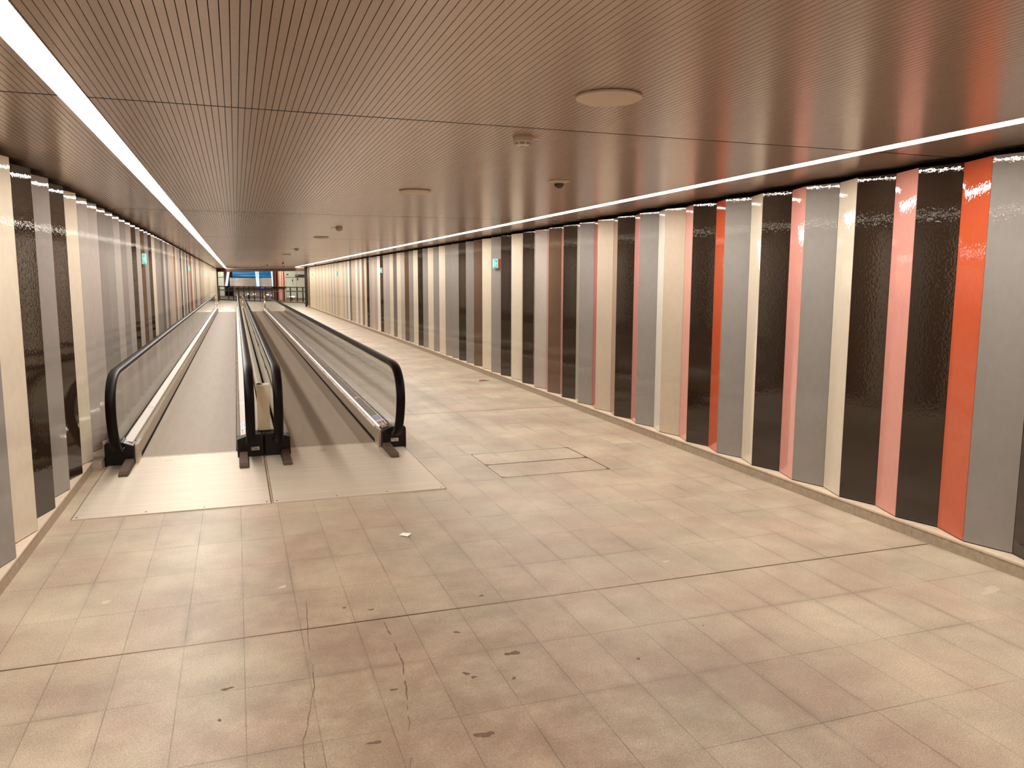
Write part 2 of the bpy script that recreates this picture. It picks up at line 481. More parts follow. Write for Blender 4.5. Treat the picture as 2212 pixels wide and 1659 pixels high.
# scrap of paper
mb = MB()
mb.add([(0.968,5.092,.004),(1.000,5.118,.009),(1.052,5.082,.011),(1.018,5.045,.004),(0.968,5.092,.0052),(1.000,5.118,.0102),(1.052,5.082,.0122),(1.018,5.045,.0052)],
       [(0,1,2,3),(7,6,5,4),(0,4,5,1),(1,5,6,2),(2,6,7,3),(3,7,4,0)])
tag(mb.build('paper_scrap', M_PAPER, loc=(1.01, 5.08, 0)), 'small white scrap of folded paper lying on the bare floor', 'paper')

# ------------------------------------------------------------------ kerbs
KH = 0.0887
mb = MB()
y = Y0
while y < YR+.5:
    y1 = min(y+0.52, YR+.5)
    mb.box(4.217, 4.40, y+.001, y1-.001, 0, KH-.012); mb.box(4.214, 4.40, y+.001, y1-.001, KH-.012, KH, 1)
    y += 0.52
struct(mb.build('baseboard_right', [M_STONE, M_STONET]))
mb = MB()
y = Y0
while y < 7.7:
    y1 = min(y+0.60, 7.72)
    mb.box(-1.45, -1.272, y+.001, y1-.001, 0, KH-.012); mb.box(-1.45, -1.269, y+.001, y1-.001, KH-.012, KH, 1)
    y += 0.60
mb.box(-1.45, -1.197, 7.73, 7.95, 0, KH, 0); mb.box(-1.45, -1.195, 7.95, YL+.3, 0, KH, 1)
struct(mb.build('baseboard_left', [M_STONE, M_STONET]))

# ------------------------------------------------------------------ folded panel walls
Z0P, Z1P = KH+0.006, 2.437
R_RIDGE, R_VALLEY, R_Y, R_P = 4.236, 4.320, 3.587, 0.5405
L_RIDGE, L_VALLEY, L_Y, L_P = -1.273, -1.345, 5.142, 0.5355
front_R = ('grey dark dark grey dark grey dark tan grey dark tan grey dark brown mauve dark cream dark grey cream brown grey dark grey grey cream grey cream grey dark cream grey brown '
           'mauve cream dgrey cream mauve mauve dark white mauve tan mauve dark cream umber white mauve white tan tan dgrey white mauve cream tan cream cream tan tan cream mauve cream mauve '
           'cream tan cream cream tan cream cream tan cream cream tan cream cream tan cream cream cream').split()
back_R = 'orange pink cream pink cream orange pink white pink umber red cream pink red cream dark cream orange pink grey red cream'.split()
front_L = ('grey cream dark grey dark cream mauve mauve grey grey mauve grey mauve dark mauve brown grey dark cream grey grey dgrey mauve dgrey mauve tan tan umber cream mauve mauve dark '
           'cream grey grey cream dark mauve mauve rust rust cream cream grey mauve dark tan tan tan cream mauve mauve dark cream dgrey tan tan umber cream tan tan').split()
pool = 'cream grey dark mauve tan brown dgrey'.split()
warm = 'orange pink cream red dark pink umber grey'.split()
COLN = dict(dark='dark brown', brown='mid brown', grey='grey', dgrey='deep grey', mauve='mauve grey', cream='cream', white='white', tan='tan', pink='pink', orange='orange', red='red', rust='rust brown', umber='umber brown')
def panel_walls():
    rnd = random.Random(3)
    for side in ('right', 'left'):
        right = side == 'right'
        rx_, vx_, py, pp = (R_RIDGE, R_VALLEY, R_Y, R_P) if right else (L_RIDGE, L_VALLEY, L_Y, L_P)
        yend = YR-1.9 if right else YL
        bx0, bx1 = (4.40, 4.52) if right else (-1.57, -1.45)
        wall = struct(MB().box(bx0, bx1, Y0, YR if right else YL, 0, 2.60).build('wall_'+side, M_DARKGAP))
        faces = []
        kmin = math.ceil((Y0-py)/pp)+1
        kmax = int((yend-py)/pp)
        for k in range(kmin, kmax+1):
            yr = py+pp*k
            fr_, bk_ = front_R if right else front_L, back_R if right else None
            cf = fr_[k] if 0 <= k < len(fr_) else (rnd.choice(pool) if k < 0 else 'cream')
            if bk_ and 0 <= k < len(bk_): cb = bk_[k]
            elif right and k == -1: cb = 'dark'
            elif k > 60: cb = 'cream'
            else: cb = rnd.choice(warm if right else pool)
            faces.append((k, 'f', (vx_, yr-pp/2), (rx_, yr), cf))
            faces.append((k, 'b', (rx_, yr), (vx_, yr+pp/2), cb))
        def vis(f):
            k, s = f[0], f[1]
            if s == 'f': return 0 <= k
            return right and 0 <= k <= 14 or (right and k == -1)
        shown = [f for f in faces if vis(f)]
        shown.sort(key=lambda f: f[2][1])
        ind, rest = shown[:100], shown[100:]+[f for f in faces if not vis(f)]
        t = 0.004 if right else -0.004
        def inset(p, q):
            d = Vector((q[0]-p[0], q[1]-p[1])).normalized()*0.0018
            return (p[0]+d.x, p[1]+d.y), (q[0]-d.x, q[1]-d.y)
        def pl_(m_, f, mi=0):
            p, q = inset(f[2], f[3])
            a = MB().plate(p, q, 0.006, Z0P, Z1P)
            cx = sum(v[0] for v in a.v)/8
            # sheet lies behind the visible line
            if (cx-(p[0]+q[0])/2)*(1 if right else -1) < 0:
                m_.plate(q, p, 0.006, Z0P, Z1P, mi)
            else:
                m_.plate(p, q, 0.006, Z0P, Z1P, mi)
        for f in ind:
            m_ = MB(); pl_(m_, f)
            m_.build('wall_panel', G[f[4]], wall, label=COLN[f[4]]+' gloss panel')
        m_ = MB(); keys = list(G)
        for f in rest: pl_(m_, f, keys.index(f[4]))
        o = m_.build('wall_panel', [G[k] for k in keys], wall); o['kind'] = 'stuff'
        m_ = MB()                                      # dark shadow-gap batten foot of the panels
        for f in faces:
            p, q = f[2], f[3]
            off = 0.010 if right else -0.010
            m_.plate((p[0]+off, p[1]), (q[0]+off, q[1]), 0.004, KH, Z0P+.004)
        m_.build('foot_rail', M_DARKGAP, wall)
panel_walls()
# end of the right wall: brown post, plain cream door, black frame
yd = YR-1.75
mb = MB(); mb.box(4.20, 4.40, yd-.16, yd, 0, 2.44); struct(mb.build('trim_2', M_BROWNP))
d1 = struct(MB().box(4.26, 4.30, yd+.02, YR-.25, 0.01, 2.42).build('door_1', G['cream']))
mb = MB(); mb.box(4.215, 4.26, yd+.18, yd+.23, 1.0, 1.22); mb.build('door_handle', M_FRAME, d1)
mb = MB(); mb.box(4.10, 4.40, YR-.22, YR, 0, 2.486); struct(mb.build('trim_3', M_FRAME))
mb = MB(); mb.box(-1.45, -1.20, YL, YL+.3, 0, 2.486); struct(mb.build('trim_4', M_FRAME))
struct(MB().box(-1.57, 4.52, Y0-.15, Y0, 0, 2.6).build('wall_back', M_CLAD))

# ------------------------------------------------------------------ ceiling of narrow planks
SXL, SXR, SW = -0.632, 3.664, 0.058
def y_end(x): return YL + (YR-YL)*(x+1.3)/(5.6)
def ceiling():
    mb = MB(); pitch = 0.0293; gap = 0.0028
    seams = [3.97+6*k for k in range(-2, 11)]
    edges = [Y0]+seams
    x = -1.45
    while x < 4.40:
        xa, xb = x+gap/2, x+pitch-gap/2
        x += pitch
        segs = [(xa, xb)]
        for c in (SXL, SXR):
            ns_ = []
            for a, b in segs:
                if b <= c-SW or a >= c+SW: ns_.append((a, b))
                else:
                    if a < c-SW: ns_.append((a, c-SW))
                    if b > c+SW: ns_.append((c+SW, b))
            segs = ns_
        for a, b in segs:
            if b-a < .002: continue
            ye = y_end((a+b)/2)
            prev = Y0
            for s in seams+[1e9]:
                e = min(s-.010, ye)
                if e > prev: mb.box(a, b, prev, e, Z_CEIL, Z_CEIL+.014)
                prev = s+.010
                if prev >= ye: break
    c = struct(mb.build('ceiling', M_CEIL))
    mb = MB()
    for s in seams:
        if s > YL: break
        xe = 4.40 if s < YR else -1.3 + (s-YL)/(YR-YL)*5.6
        for a, b in ((-1.45, SXL-SW), (SXL+SW, min(SXR-SW, xe)), (SXR+SW, xe)):
            if b > a: mb.box(a, b, s-.0035, s+.0035, Z_CEIL-.001, Z_CEIL+.01)
    mb.build('ceiling_rail', M_FRAME, c)
    mb = MB(); mb.prism_z([(-1.57, Y0), (4.52, Y0), (4.52, YR), (-1.57, YL)], Z_CEIL+.05, Z_CEIL+.12)
    mb.build('ceiling_backing', M_DARKGAP, c)
ceiling()

# ------------------------------------------------------------------ the two light lines
def light_line(cx, side, lb):
    ye = y_end(cx)-.05
    t = thing('ceiling_light', (cx, 3.97, Z_CEIL), lb, 'ceiling light', 'long strip lights in the ceiling')
    h = MB()
    h.box(cx-SW+.001, cx-SW+.003, Y0, ye, Z_CEIL-.002, Z_CEIL+.045); h.box(cx+SW-.003, cx+SW-.001, Y0, ye, Z_CEIL-.002, Z_CEIL+.045)
    h.box(cx-SW+.001, cx+SW-.001, Y0, ye, Z_CEIL+.040, Z_CEIL+.046)
    h.build('housing', M_WHITE, t)
    seams = [Y0]+[3.97+6*k for k in range(-1, 11)]
    for i, s in enumerate(seams):
        e = seams[i+1] if i+1 < len(seams) else 1e9
        a, b = s+(.004 if i else 0), min(e-.004, ye)
        if b <= a: continue
        m = MB(); x0, x1, zl, zh = cx-SW+.0035, cx+SW-.0035, Z_CEIL+.004, Z_CEIL+.008
        nn = max(1, int((b-a)/.35)); ys = [a+(b-a)*j/nn for j in range(nn+1)]
        m.add([v for y in ys for v in ((x0, y, zl), (x1, y, zl), (x1, y, zh), (x0, y, zh))],
              [(4*j, 4*j+4, 4*j+5, 4*j+1) for j in range(nn)], 0)
        m.add([v for y in ys for v in ((x0, y, zl), (x1, y, zl), (x1, y, zh), (x0, y, zh))],
              [f for j in range(nn) for f in ((4*j+1, 4*j+5, 4*j+6, 4*j+2), (4*j+2, 4*j+6, 4*j+7, 4*j+3), (4*j+3, 4*j+7, 4*j+4, 4*j))]+[(0, 1, 2, 3), (4*nn+3, 4*nn+2, 4*nn+1, 4*nn)], 1)
        m.build('diffuser', [M_STRIP, M_WHITE], t)
light_line(SXL, -1, 'continuous bright strip light in the ceiling over the left moving walkway')
light_line(SXR, 1, 'continuous bright strip light in the ceiling beside the right wall')

# ------------------------------------------------------------------ moving walkways
YA, YB = 8.16, 44.3
def newel_path():
    base = [(8.00,.150),(7.85,.151),(7.71,.166),(7.585,.23),(7.485,.36),(7.43,.50),(7.42,.60),(7.45,.71),(7.53,.80),(7.65,.862),(7.82,.889),(8.05,.892)]
    # Catmull-Rom smoothing
    o = []
    for i in range(len(base)-1):
        p0 = base[max(0, i-1)]; p1 = base[i]; p2 = base[i+1]; p3 = base[min(len(base)-1, i+2)]
        for k in range(5):
            t = k/5
            o.append(tuple(.5*((2*p1[j])+(-p0[j]+p2[j])*t+(2*p0[j]-5*p1[j]+4*p2[j]-p3[j])*t*t+(-p0[j]+3*p1[j]-3*p2[j]+p3[j])*t**3) for j in (0, 1)))
    o.append(base[-1])
    return o
NP = newel_path()
YM = (YA+YB)/2
PATH = NP + [(9.0+k*((YB-.8)-9.0)/12, .892) for k in range(13)] + [(2*YM-y, z) for y, z in reversed(NP)]
HPROF = [(-.040,-.030),(-.034,-.032),(-.034,-.016),(.034,-.016),(.034,-.032),(.040,-.030),(.043,-.012),(.038,.002),(.024,.009),(0,.011),(-.024,.009),(-.038,.002),(-.043,-.012)]
GPROF = [(-.014,-.052),(.014,-.052),(.034,-.043),(.037,-.033),(-.037,-.033),(-.034,-.043)]

def offset_path(path, d):
    o = []
    n = len(path)
    for i, (y, z) in enumerate(path):
        a = path[max(0, i-1)]; b = path[min(n-1, i+1)]
        ty, tz = b[0]-a[0], b[1]-a[1]; l = math.hypot(ty, tz) or 1
        o.append((y - tz/l*d, z + ty/l*d))
    return o

def walkway(cx, which):
    t = thing('moving_walkway', (cx, YA, 0), 'moving walkway', 'moving walkway', 'pair of parallel moving walkways')
    t['label'] = 'left moving walkway of the pair, running beside the panelled left wall' if which == 'L' else 'right moving walkway of the pair, its outer balustrade along the open floor'
    t2 = 0.0
    MB().box(cx-.438, cx+.438, YA, YB, 0.0, .006).build('pallet_band', M_PALLET, t)
    for s in (0, 1):
        a, b = (6.155, YA) if s == 0 else (YB, 46.3)
        lp = MB().box(cx-.684, cx+.682, a, b, 0.0, .008).build('landing_plate', M_LAND, t)
        MB().box(cx-.684, cx-.680, a, b, .008, .0095).build('edge_trim', M_JOINT, lp)
        MB().box(cx+.676, cx+.682, a, b, .008, .0095).build('edge_trim', M_JOINT, lp)
        for sx in (-.655, -.2, .2, .65) if s == 0 else ():
            MB().lathe([(0, .0088), (.008, .0088), (.009, .008)], cx+sx, a+.05, 10).build('screw', M_FRAME, lp)
        if s == 0:
            m = MB(); m.box(cx-.05-(.16 if which == 'L' else .12), cx+.02-(.16 if which == 'L' else .12), 7.93, 7.965, .008, .0088); m.build('maker_plate', M_STEELB, lp)
            m = MB()
            for k in range(44):
                x = cx-.43+k*.02
                m.box(x, x+.010, YA-.012, YA+.02, .008, .0115)
            m.build('comb_teeth', M_LAND, lp)
    for s in (-1, 1):
        X = lambda d: cx+s*d
        def pr(prof, y0, y1, name, m_, lab=None, par=t):
            q = [(X(a), z) for a, z in prof]
            if s < 0: q = list(reversed(q))
            return MB().prism_y(q, y0, y1).build(name, m_, par, smooth=False, label=lab)
        pr([(.430,.007),(.446,.007),(.446,.026),(.430,.026)], YA+.02, YB-.02, 'skirt_brush', M_DARKGAP, 'dark brush strip')
        pr([(.440,.026),(.452,.026),(.452,.150),(.440,.150)], YA-.12, YB+.12, 'skirt_panel', M_STEELB, 'brushed steel skirt')
        # polished rounded inner edge
        arc = [(.440,.150)]+[(.446, .158), (.458, .173), (.471, .186), (.476, .190)]
        q = [(X(a), z) for a, z in arc+[(.476,.182),(.452,.150)]]
        if s > 0: q = list(reversed(q))
        MB().prism_y(q, YA-.02, YB+.02).build('rounded_edge', M_STEEL, t, smooth=True, label='polished rounded edge strip')
        dk = pr([(.476,.186),(.548,.204),(.548,.214),(.476,.197)], 8.0, YB+.16, 'deck_panel', M_DECK)
        pr([(.549,.196),(.554,.196),(.554,.219),(.549,.219)], 8.0, YB+.16, 'deck_trim', M_TRIM, 'thin bright trim line')
        pr([(.555,.190),(.584,.190),(.584,.200),(.555,.200)], 8.0, YB+.16, 'glass_channel', M_DARKGAP, 'dark channel holding the glass')
        od = .702 if (s*(1 if which == 'R' else -1)) > 0 else .682
        pr([(od-.010,.010),(od,.010),(od,.178),(od-.010,.178)], 8.0, YB+.16, 'outer_cladding', M_CLAD)
        arc = [(od-.038+.038*math.cos(a), .180+.038*math.sin(a)) for a in [PI/2*k/6 for k in range(7)]]
        q = [(X(a), z) for a, z in [(.584,.190),(od-.030,.180)]+arc+[(.584,.218)]]
        if s < 0: q = list(reversed(q))
        MB().prism_y(q, 8.0, YB+.16).build('outer_decking', M_STEELO, t, smooth=True, label='satin steel outer decking')
        # end boxes, near and far
        for e in (0, 1):
            def yy(y): return y if e == 0 else YA+YB-y
            outer = od > .69
            di = .457 if outer else .443
            prof = [(di,0),(od,0),(od,.200),(od-.015,.222),(.552,.222),(.545,.215),(di,.180)]
            q = [(X(a), z) for a, z in prof]
            if s < 0: q = list(reversed(q))
            ya, yb = sorted((yy(7.885), yy(8.12)))
            bx = MB().prism_y(q, ya, yb).build('end_box', M_BLACKP, t, label='black end box', bevel=.006)
            if outer:
                ya, yb = sorted((yy(7.93), yy(YA-.0)))
                MB().box(min(X(.424), X(.456)), max(X(.424), X(.456)), ya, yb, 0.008, .190).build('skirt_end', M_STEELB, t, bevel=.003)
            # low foot guard
            g_ = MB(); gx0, gx1 = sorted((X(.455), X(.540)))
            y1, y0_ = yy(7.90), yy(7.40)
            z_ = [(y1, .010, .062), (y0_+(.03 if e == 0 else -.03), .010, .050), (y0_, .010, .028)]
            vs = []
            for (y, za, zb) in z_:
                ins = 0.0 if y != y0_ else .006
                vs += [(gx0+ins, y, za), (gx1-ins, y, za), (gx1-.008-ins*.2, y, zb), (gx0+.008+ins*.2, y, zb)]
            fs = [(0,1,2,3), (8,11,10,9)]
            for k in (0, 1):
                for j in range(4): fs.append((k*4+j, (k+1)*4+j, (k+1)*4+(j+1) % 4, k*4+(j+1) % 4))
            g_.add(vs, fs); g_.build('foot_guard', M_GUARD, t, label='worn grey foot guard')
            if e == 0 and s == 1:
                lx = cx+.568 if which == 'L' else cx+.545
                w_, h_ = .076, .034
                m = MB(); z0 = .068
                m.box(lx, lx+w_, 7.881, 7.885, z0, z0+h_, 0); m.box(lx+.004, lx+.024, 7.880, 7.881, z0+.021, z0+.030, 1)
                for k in range(4): m.box(lx+.030, lx+.066-k*.005, 7.880, 7.881, z0+.006+k*.006, z0+.0085+k*.006, 1)
                m.box(lx+.005, lx+.014, 7.880, 7.881, z0+.005, z0+.012, 1)
                m.build('rating_label', [M_LABEL, M_LABELD], t, label='small white printed label')
        # handrail, its bright guide and the glass
        hx = X(.565)
        MB().sweep(PATH, HPROF, hx).build('handrail', M_BLACK, t, smooth=True, label='black rubber handrail')
        gp = [p for p in PATH if p[1] > .16]
        MB().sweep(gp, GPROF, hx).build('handrail_guide', M_TRIM, t, smooth=True, label='bright metal handrail guide')
        inner = offset_path(gp, -.046)
        joints = [8.65+1.5*k for k in range(24)]
        zb = .196
        def top(y):
            best = .84
            return best
        segs = [(None, 8.65)]+[(joints[i]+.003, joints[i+1]-.003 if i+1 < len(joints) else None) for i in range(len(joints))]
        for ya, yb in segs:
            if ya is None:
                o = [p for p in inner if p[0] < 8.0 and p[0] < yb]
                poly = [(7.60, zb)] + [p for p in o if p[1] > zb] + [(yb-.003, .842), (yb-.003, zb)]
            elif yb is None:
                o = [p for p in inner if p[0] > YB-.2]
                poly = [(ya, zb), (ya, .842)] + [p for p in o if p[1] > zb] + [(YA+YB-7.60, zb)]
            else:
                poly = [(ya, zb), (ya, .842), (yb, .842), (yb, zb)]
            m = MB(); n = len(poly); h = .0045
            vs = [(hx-h, y, z) for y, z in poly]+[(hx+h, y, z) for y, z in poly]
            fs = [tuple(range(n)), tuple(reversed(range(n, 2*n)))]+[(i, i+n, (i+1) % n+n, (i+1) % n) for i in range(n)]
            m.add(vs, fs).build('glass_panel', M_GLASS, t)
        # pictogram stickers on the deck
        def dz(d): return .197+(d-.476)/(.072)*.017+.0008
        def quad(m, d0, d1, y0, y1, mi, lift=0.0):
            a, b = (d0, d1)
            vs = [(X(a), y0, dz(a)+lift), (X(b), y0, dz(b)+lift), (X(b), y1, dz(b)+lift), (X(a), y1, dz(a)+lift)]
            m.add(vs, [(0, 1, 2, 3) if s > 0 else (3, 2, 1, 0)], mi)
        inner_side = (which == 'R' and s == 1) or (which == 'L' and s == 1)
        if inner_side:
            m = MB(); quad(m, .480, .545, 8.33, 8.70, 0)
            for j in range(3):
                for i in range(2):
                    a = .484+i*.031; y = 8.42+j*.090
                    quad(m, a, a+.026, y, y+.075, 1, .0006)
                    quad(m, a+.009, a+.016, y+.012, y+.050, 0, .0010); quad(m, a+.008, a+.018, y+.054, y+.066, 0, .0010)
            quad(m, .487, .538, 8.345, 8.352, 2, .0006); quad(m, .487, .520, 8.375, 8.382, 2, .0006)
            m.build('pictogram_sticker', [M_STW, M_BLUE, M_REDS], t, label='white sticker with blue pictograms')
            m = MB(); quad(m, .481, .545, 8.10, 8.30, 0)
            quad(m, .485, .541, 8.21, 8.29, 3, .0006); quad(m, .505, .521, 8.225, 8.275, 0, .001)
            quad(m, .486, .506, 8.12, 8.18, 2, .0006); quad(m, .519, .540, 8.12, 8.18, 2, .0006)
            quad(m, .484, .542, 8.112, 8.117, 2, .0006); quad(m, .484, .542, 8.188, 8.193, 2, .0006)
            m.build('warning_sticker', [M_STW, M_BLUE, M_REDS, M_STG], t, label='white sticker with red and dark marks')
        if s == 1 or which == 'L':
            m = MB(); quad(m, .482, .544, 10.05, 10.17, 0 if s == 1 else 4)
            quad(m, .485, .505, 10.075, 10.145, 2, .0006); quad(m, .520, .541, 10.075, 10.145, 2, .0006)
            m.build('warning_sticker', [M_STW, M_BLUE, M_REDS, M_STG, M_DECK], t, label='small sticker with two red marks')
    return t
walkway(-0.490, 'L')
walkway(0.888, 'R')

# cream pillar standing between the two balustrades
t = thing('control_pillar', (.210, 8.10, .216), 'narrow beige sensor pillar standing between the two middle handrails', 'pillar')
MB().box(.152, .268, 8.045, 8.17, .216, .668).build('body', M_CREAMB, t, bevel=.003)
m = MB(); m.box(.150, .270, 8.043, 8.172, .668, .682); m.build('cap', M_WHITE, t)
MB().box(.162, .190, 8.08, 8.14, .682, .688).build('key_switch', M_FRAME, t)
MB().box(.148, .272, 8.03, 8.175, .216, .232).build('base', M_BLACKP, t)
t = thing('control_pillar', (.210, 44.4, .216), 'small pale sensor pillar far away between the middle handrails', 'pillar')
MB().box(.152, .268, 44.3, 44.42, .216, .668).build('body', M_WHITE, t)
MB().box(.150, .270, 44.298, 44.422, .668, .682).build('cap', M_WHITE, t)

# ------------------------------------------------------------------ exit signs on the panel walls
def exit_sign(side, k, along, lb):
    # a small lit box fixed flat on the k-th camera-facing fold of the wall
    if side == 'R': v, r_, zc = Vector((R_VALLEY, R_Y+R_P*k-R_P/2, 0)), Vector((R_RIDGE, R_Y+R_P*k, 0)), 1.985
    else: v, r_, zc = Vector((L_VALLEY, L_Y+L_P*k-L_P/2, 0)), Vector((L_RIDGE, L_Y+L_P*k, 0)), 2.0
    tn = (r_-v).normalized()
    s = 1 if side == 'R' else -1
    nrm = Vector((-tn.y, tn.x, 0)) if s > 0 else Vector((tn.y, -tn.x, 0))
    c = v + tn*along + Vector((0, 0, zc))
    t = thing('exit_sign', tuple(c), lb, 'exit sign', 'lit green exit signs on the walls')
    W, H = .076, .078
    def P(a, n, z): q = c + tn*a + nrm*n; return (q.x, q.y, zc+z)
    def bx(m, a0, a1, n0, n1, z0, z1):
        vs = [P(a0,n0,z0),P(a1,n0,z0),P(a1,n1,z0),P(a0,n1,z0),P(a0,n0,z1),P(a1,n0,z1),P(a1,n1,z1),P(a0,n1,z1)]
        fs = [(0,3,2,1),(4,5,6,7),(0,1,5,4),(1,2,6,5),(2,3,7,6),(3,0,4,7)]
        return m.add(vs, fs if s < 0 else [tuple(reversed(f)) for f in fs])
    bx(MB(), -W, W, .001, .046, -H, H).build('housing', M_ORHOUSE, t, label='orange-red housing')
    fc = bx(MB(), -W, W, .046, .052, -H, H).build('face', M_SIGNG, t, label='lit green face')
    m = MB()
    def poly(pts):
        vs = [P(a*.52, .0528, z) for a, z in pts]
        m.add(vs, [tuple(range(len(vs)))])
    def q(a0, a1, z0, z1): poly([(a0, z0), (a1, z0), (a1, z1), (a0, z1)])
    q(.080, .135, -.062, .062); q(-.146, .146, .068, .076); q(-.146, -.132, -.076, .068); q(.000, .022, .030, .052)
    for pts in ([(.03,.022),(-.012,.026),(-.022,-.008),(.018,-.014)], [(-.012,.026),(-.045,.006),(-.040,-.002),(-.010,.014)], [(.026,.022),(.055,.0),(.052,-.008),(.022,.010)],
                [(.018,-.012),(.048,-.030),(.040,-.060),(.030,-.060),(.034,-.034),(.004,-.022)], [(-.022,-.006),(-.034,-.034),(-.066,-.036),(-.066,-.046),(-.026,-.044),(-.002,-.014)],
                [(-.125,.0),(-.100,.024),(-.100,.008),(-.078,.008),(-.078,-.008),(-.100,-.008),(-.100,-.024)]):
        poly(pts)
    m.build('pictogram', M_SIGNW, fc)
    return t
exit_sign('R', 18, .088, 'lit green exit sign on the right wall, nearest and largest one')
exit_sign('R', 39, .13, 'lit green exit sign on the right wall, second from the camera')
exit_sign('R', 60, .14, 'lit green exit sign on the right wall, third from the camera')
exit_sign('R', 82, .14, 'lit green exit sign on the right wall, farthest, near the brown post')
exit_sign('L', 15, .120, 'lit green exit sign on the left wall, nearest, on a brown panel')
exit_sign('L', 37, .145, 'lit green exit sign on the left wall, second from the camera')
exit_sign('L', 59, .145, 'lit green exit sign on the left wall, third from the camera')
exit_sign('L', 81, .145, 'lit green exit sign on the left wall, farthest one')

# ------------------------------------------------------------------ ceiling fittings
def speaker(x, y, lb):
    t = thing('ceiling_speaker', (x, y, Z_CEIL), lb, 'speaker', 'round ceiling speakers')
    z = Z_CEIL
    MB().lathe([(.0, z-.001), (.136, z-.001), (.141, z-.006), (.141, z-.013), (.137, z-.016), (.130, z-.017)], x, y, 56).build('rim', M_WHITE, t, smooth=True)
    MB().lathe([(.132, z-.015), (.12, z-.020), (.09, z-.026), (.05, z-.029), (.0, z-.030)], x, y, 56).build('grille', M_SPEAK, t, smooth=True)
def detector(x, y, lb, arm=0.0):
    t = thing('smoke_detector', (x, y, Z_CEIL), lb, 'smoke detector', 'smoke detectors in the ceiling')
    z = Z_CEIL
    MB().lathe([(0, z), (.052, z), (.054, z-.004), (.054, z-.018), (.051, z-.022), (0, z-.022)], x, y, 36).build('base', M_DETECT, t, smooth=True)
    MB().lathe([(.051, z-.022), (.053, z-.028), (.050, z-.036), (.036, z-.047), (.030, z-.049), (.012, z-.052), (.009, z-.062), (.0, z-.066)], x, y, 36).build('head', M_WHITE, t, smooth=True)
    m = MB()
    for r, zz in ((.0495, z-.0385), (.0435, z-.0435)):
        for k in range(8):
            a0 = 2*PI*k/8+.12
            pts = [(x+r*math.cos(a0+.55*j/5), y+r*math.sin(a0+.55*j/5), zz) for j in range(6)]
            m.tube(pts, .0014, 5)
    m.build('vent_slot', M_FRAME, t)
    if arm:
        a = sorted((x+.05*(1 if arm > 0 else -1), x+arm))
        MB().box(a[0], a[1], y-.012, y+.006, z-.012, z-.006).build('tag', M_WHITE, t)
def dome(x, y, lb, sc=1.0):
    t = thing('dome_camera', (x, y, Z_CEIL), lb, 'security camera', 'dome cameras in the ceiling')
    z = Z_CEIL
    MB().lathe([(0, z), (.082*sc, z), (.084*sc, z-.003), (.082*sc, z-.010), (.052*sc, z-.018), (.042*sc, z-.024), (0, z-.024)], x, y, 40).build('rim', M_DETECT, t, smooth=True)
    r = .040*sc
    MB().lathe([(r*math.cos(a), z-.022-r*1.05*math.sin(a)) for a in [PI/2*k/9 for k in range(10)]], x, y, 32).build('dome', M_DOME, t, smooth=True, label='smoked dome')
speaker(1.54, 3.18, 'large round ceiling speaker disc nearest the camera')
speaker(1.53, 7.03, 'round ceiling speaker disc, second along the ceiling')
speaker(1.53, 25.9, 'round ceiling speaker disc far down the passage near its end')
speaker(1.53, 15.2, 'round ceiling speaker disc midway along the passage, seen edge-on')
detector(1.52, 4.21, 'vented smoke detector in the ceiling nearest the camera', .10)
detector(1.51, 12.31, 'small smoke detector with side arm, second along the ceiling', -.13)
detector(1.51, 21.15, 'tiny smoke detector far along the middle of the ceiling', -.1)
dome(2.45, 5.93, 'dark dome security camera in the ceiling between speaker and light strip')
for x, y, lb in [(4.10, 25.77, 'tiny dark dome camera beside the right light strip, nearest of three'), (4.06, 34.78, 'tiny dark dome camera beside the right light strip, middle of three'), (3.98, 42.68, 'tiny dark dome camera beside the right light strip, farthest of three'),
                 (-0.95, 55.5, 'tiny dark dome camera left of the left light strip, by the beam'), (0.05, 52.0, 'tiny dark dome camera above the beam, right of left light strip'), (1.62, 44.0, 'tiny dark dome camera near the ceiling centre close to the beam'), (2.1, 38.2, 'tiny dark dome camera far off, left of the copper column reflection'), (2.7, 48.5, 'tiny dark dome camera just before the beam, above the copper column')]:
    dome(x, y, lb, 1.25)

# ------------------------------------------------------------------ far opening: beam, balustrade, concourse
def askew(x): return y_end(x)
mb = MB(); mb.prism_z([(-1.45, askew(-1.45)), (4.42, askew(4.42)), (4.42, askew(4.42)+.35), (-1.45, askew(-1.45)+.35)], 2.235, 2.60)
struct(mb.build('trim_5', M_BEAM))
mb = MB(); mb.prism_z([(-1.45, askew(-1.45)-.03), (4.42, askew(4.42)-.03), (4.42, askew(4.42)), (-1.45, askew(-1.45))], 2.43, 2.47)
struct(mb.build('trim_6', M_STEELB))

D = Vector((0.49042, -0.87148, 0)).normalized()
NR = Vector((D.y, -D.x, 0))           # towards the camera
if NR.y > 0: NR = -NR
O3 = Vector((-1.36, 70.0, 0)); O2 = Vector((-1.36, 78.0, 0)); O1 = Vector((-1.36, 88.0, 0))
def obox(m, O, s0, s1, n0, n1, z0, z1, mi=0):
    p = [O+D*s0+NR*n0, O+D*s1+NR*n0, O+D*s1+NR*n1, O+D*s0+NR*n1]
    a = sum(p[i].x*p[(i+1) % 4].y-p[(i+1) % 4].x*p[i].y for i in range(4))
    if a < 0: p = p[::-1]
    return m.prism_z([(q.x, q.y) for q in p], z0, z1, mi)
bal = thing('glass_balustrade', tuple(O3), 'bronze-posted glass balustrade crossing the far end of the passage', 'balustrade')
for s0 in (0.15, 1.6, 2.37, 3.19, 4.01, 4.77, 5.52, 6.38, 7.17, 8.04, 8.81, 9.62, 10.52, 11.38, 12.11):
    obox(MB(), O3, s0-.03, s0+.03, -.03, .03, 0, 1.12).build('post', M_POST, bal)
obox(MB(), O3, -.2, 12.9, -.03, .03, 1.10, 1.16).build('top_rail', M_POST, bal)
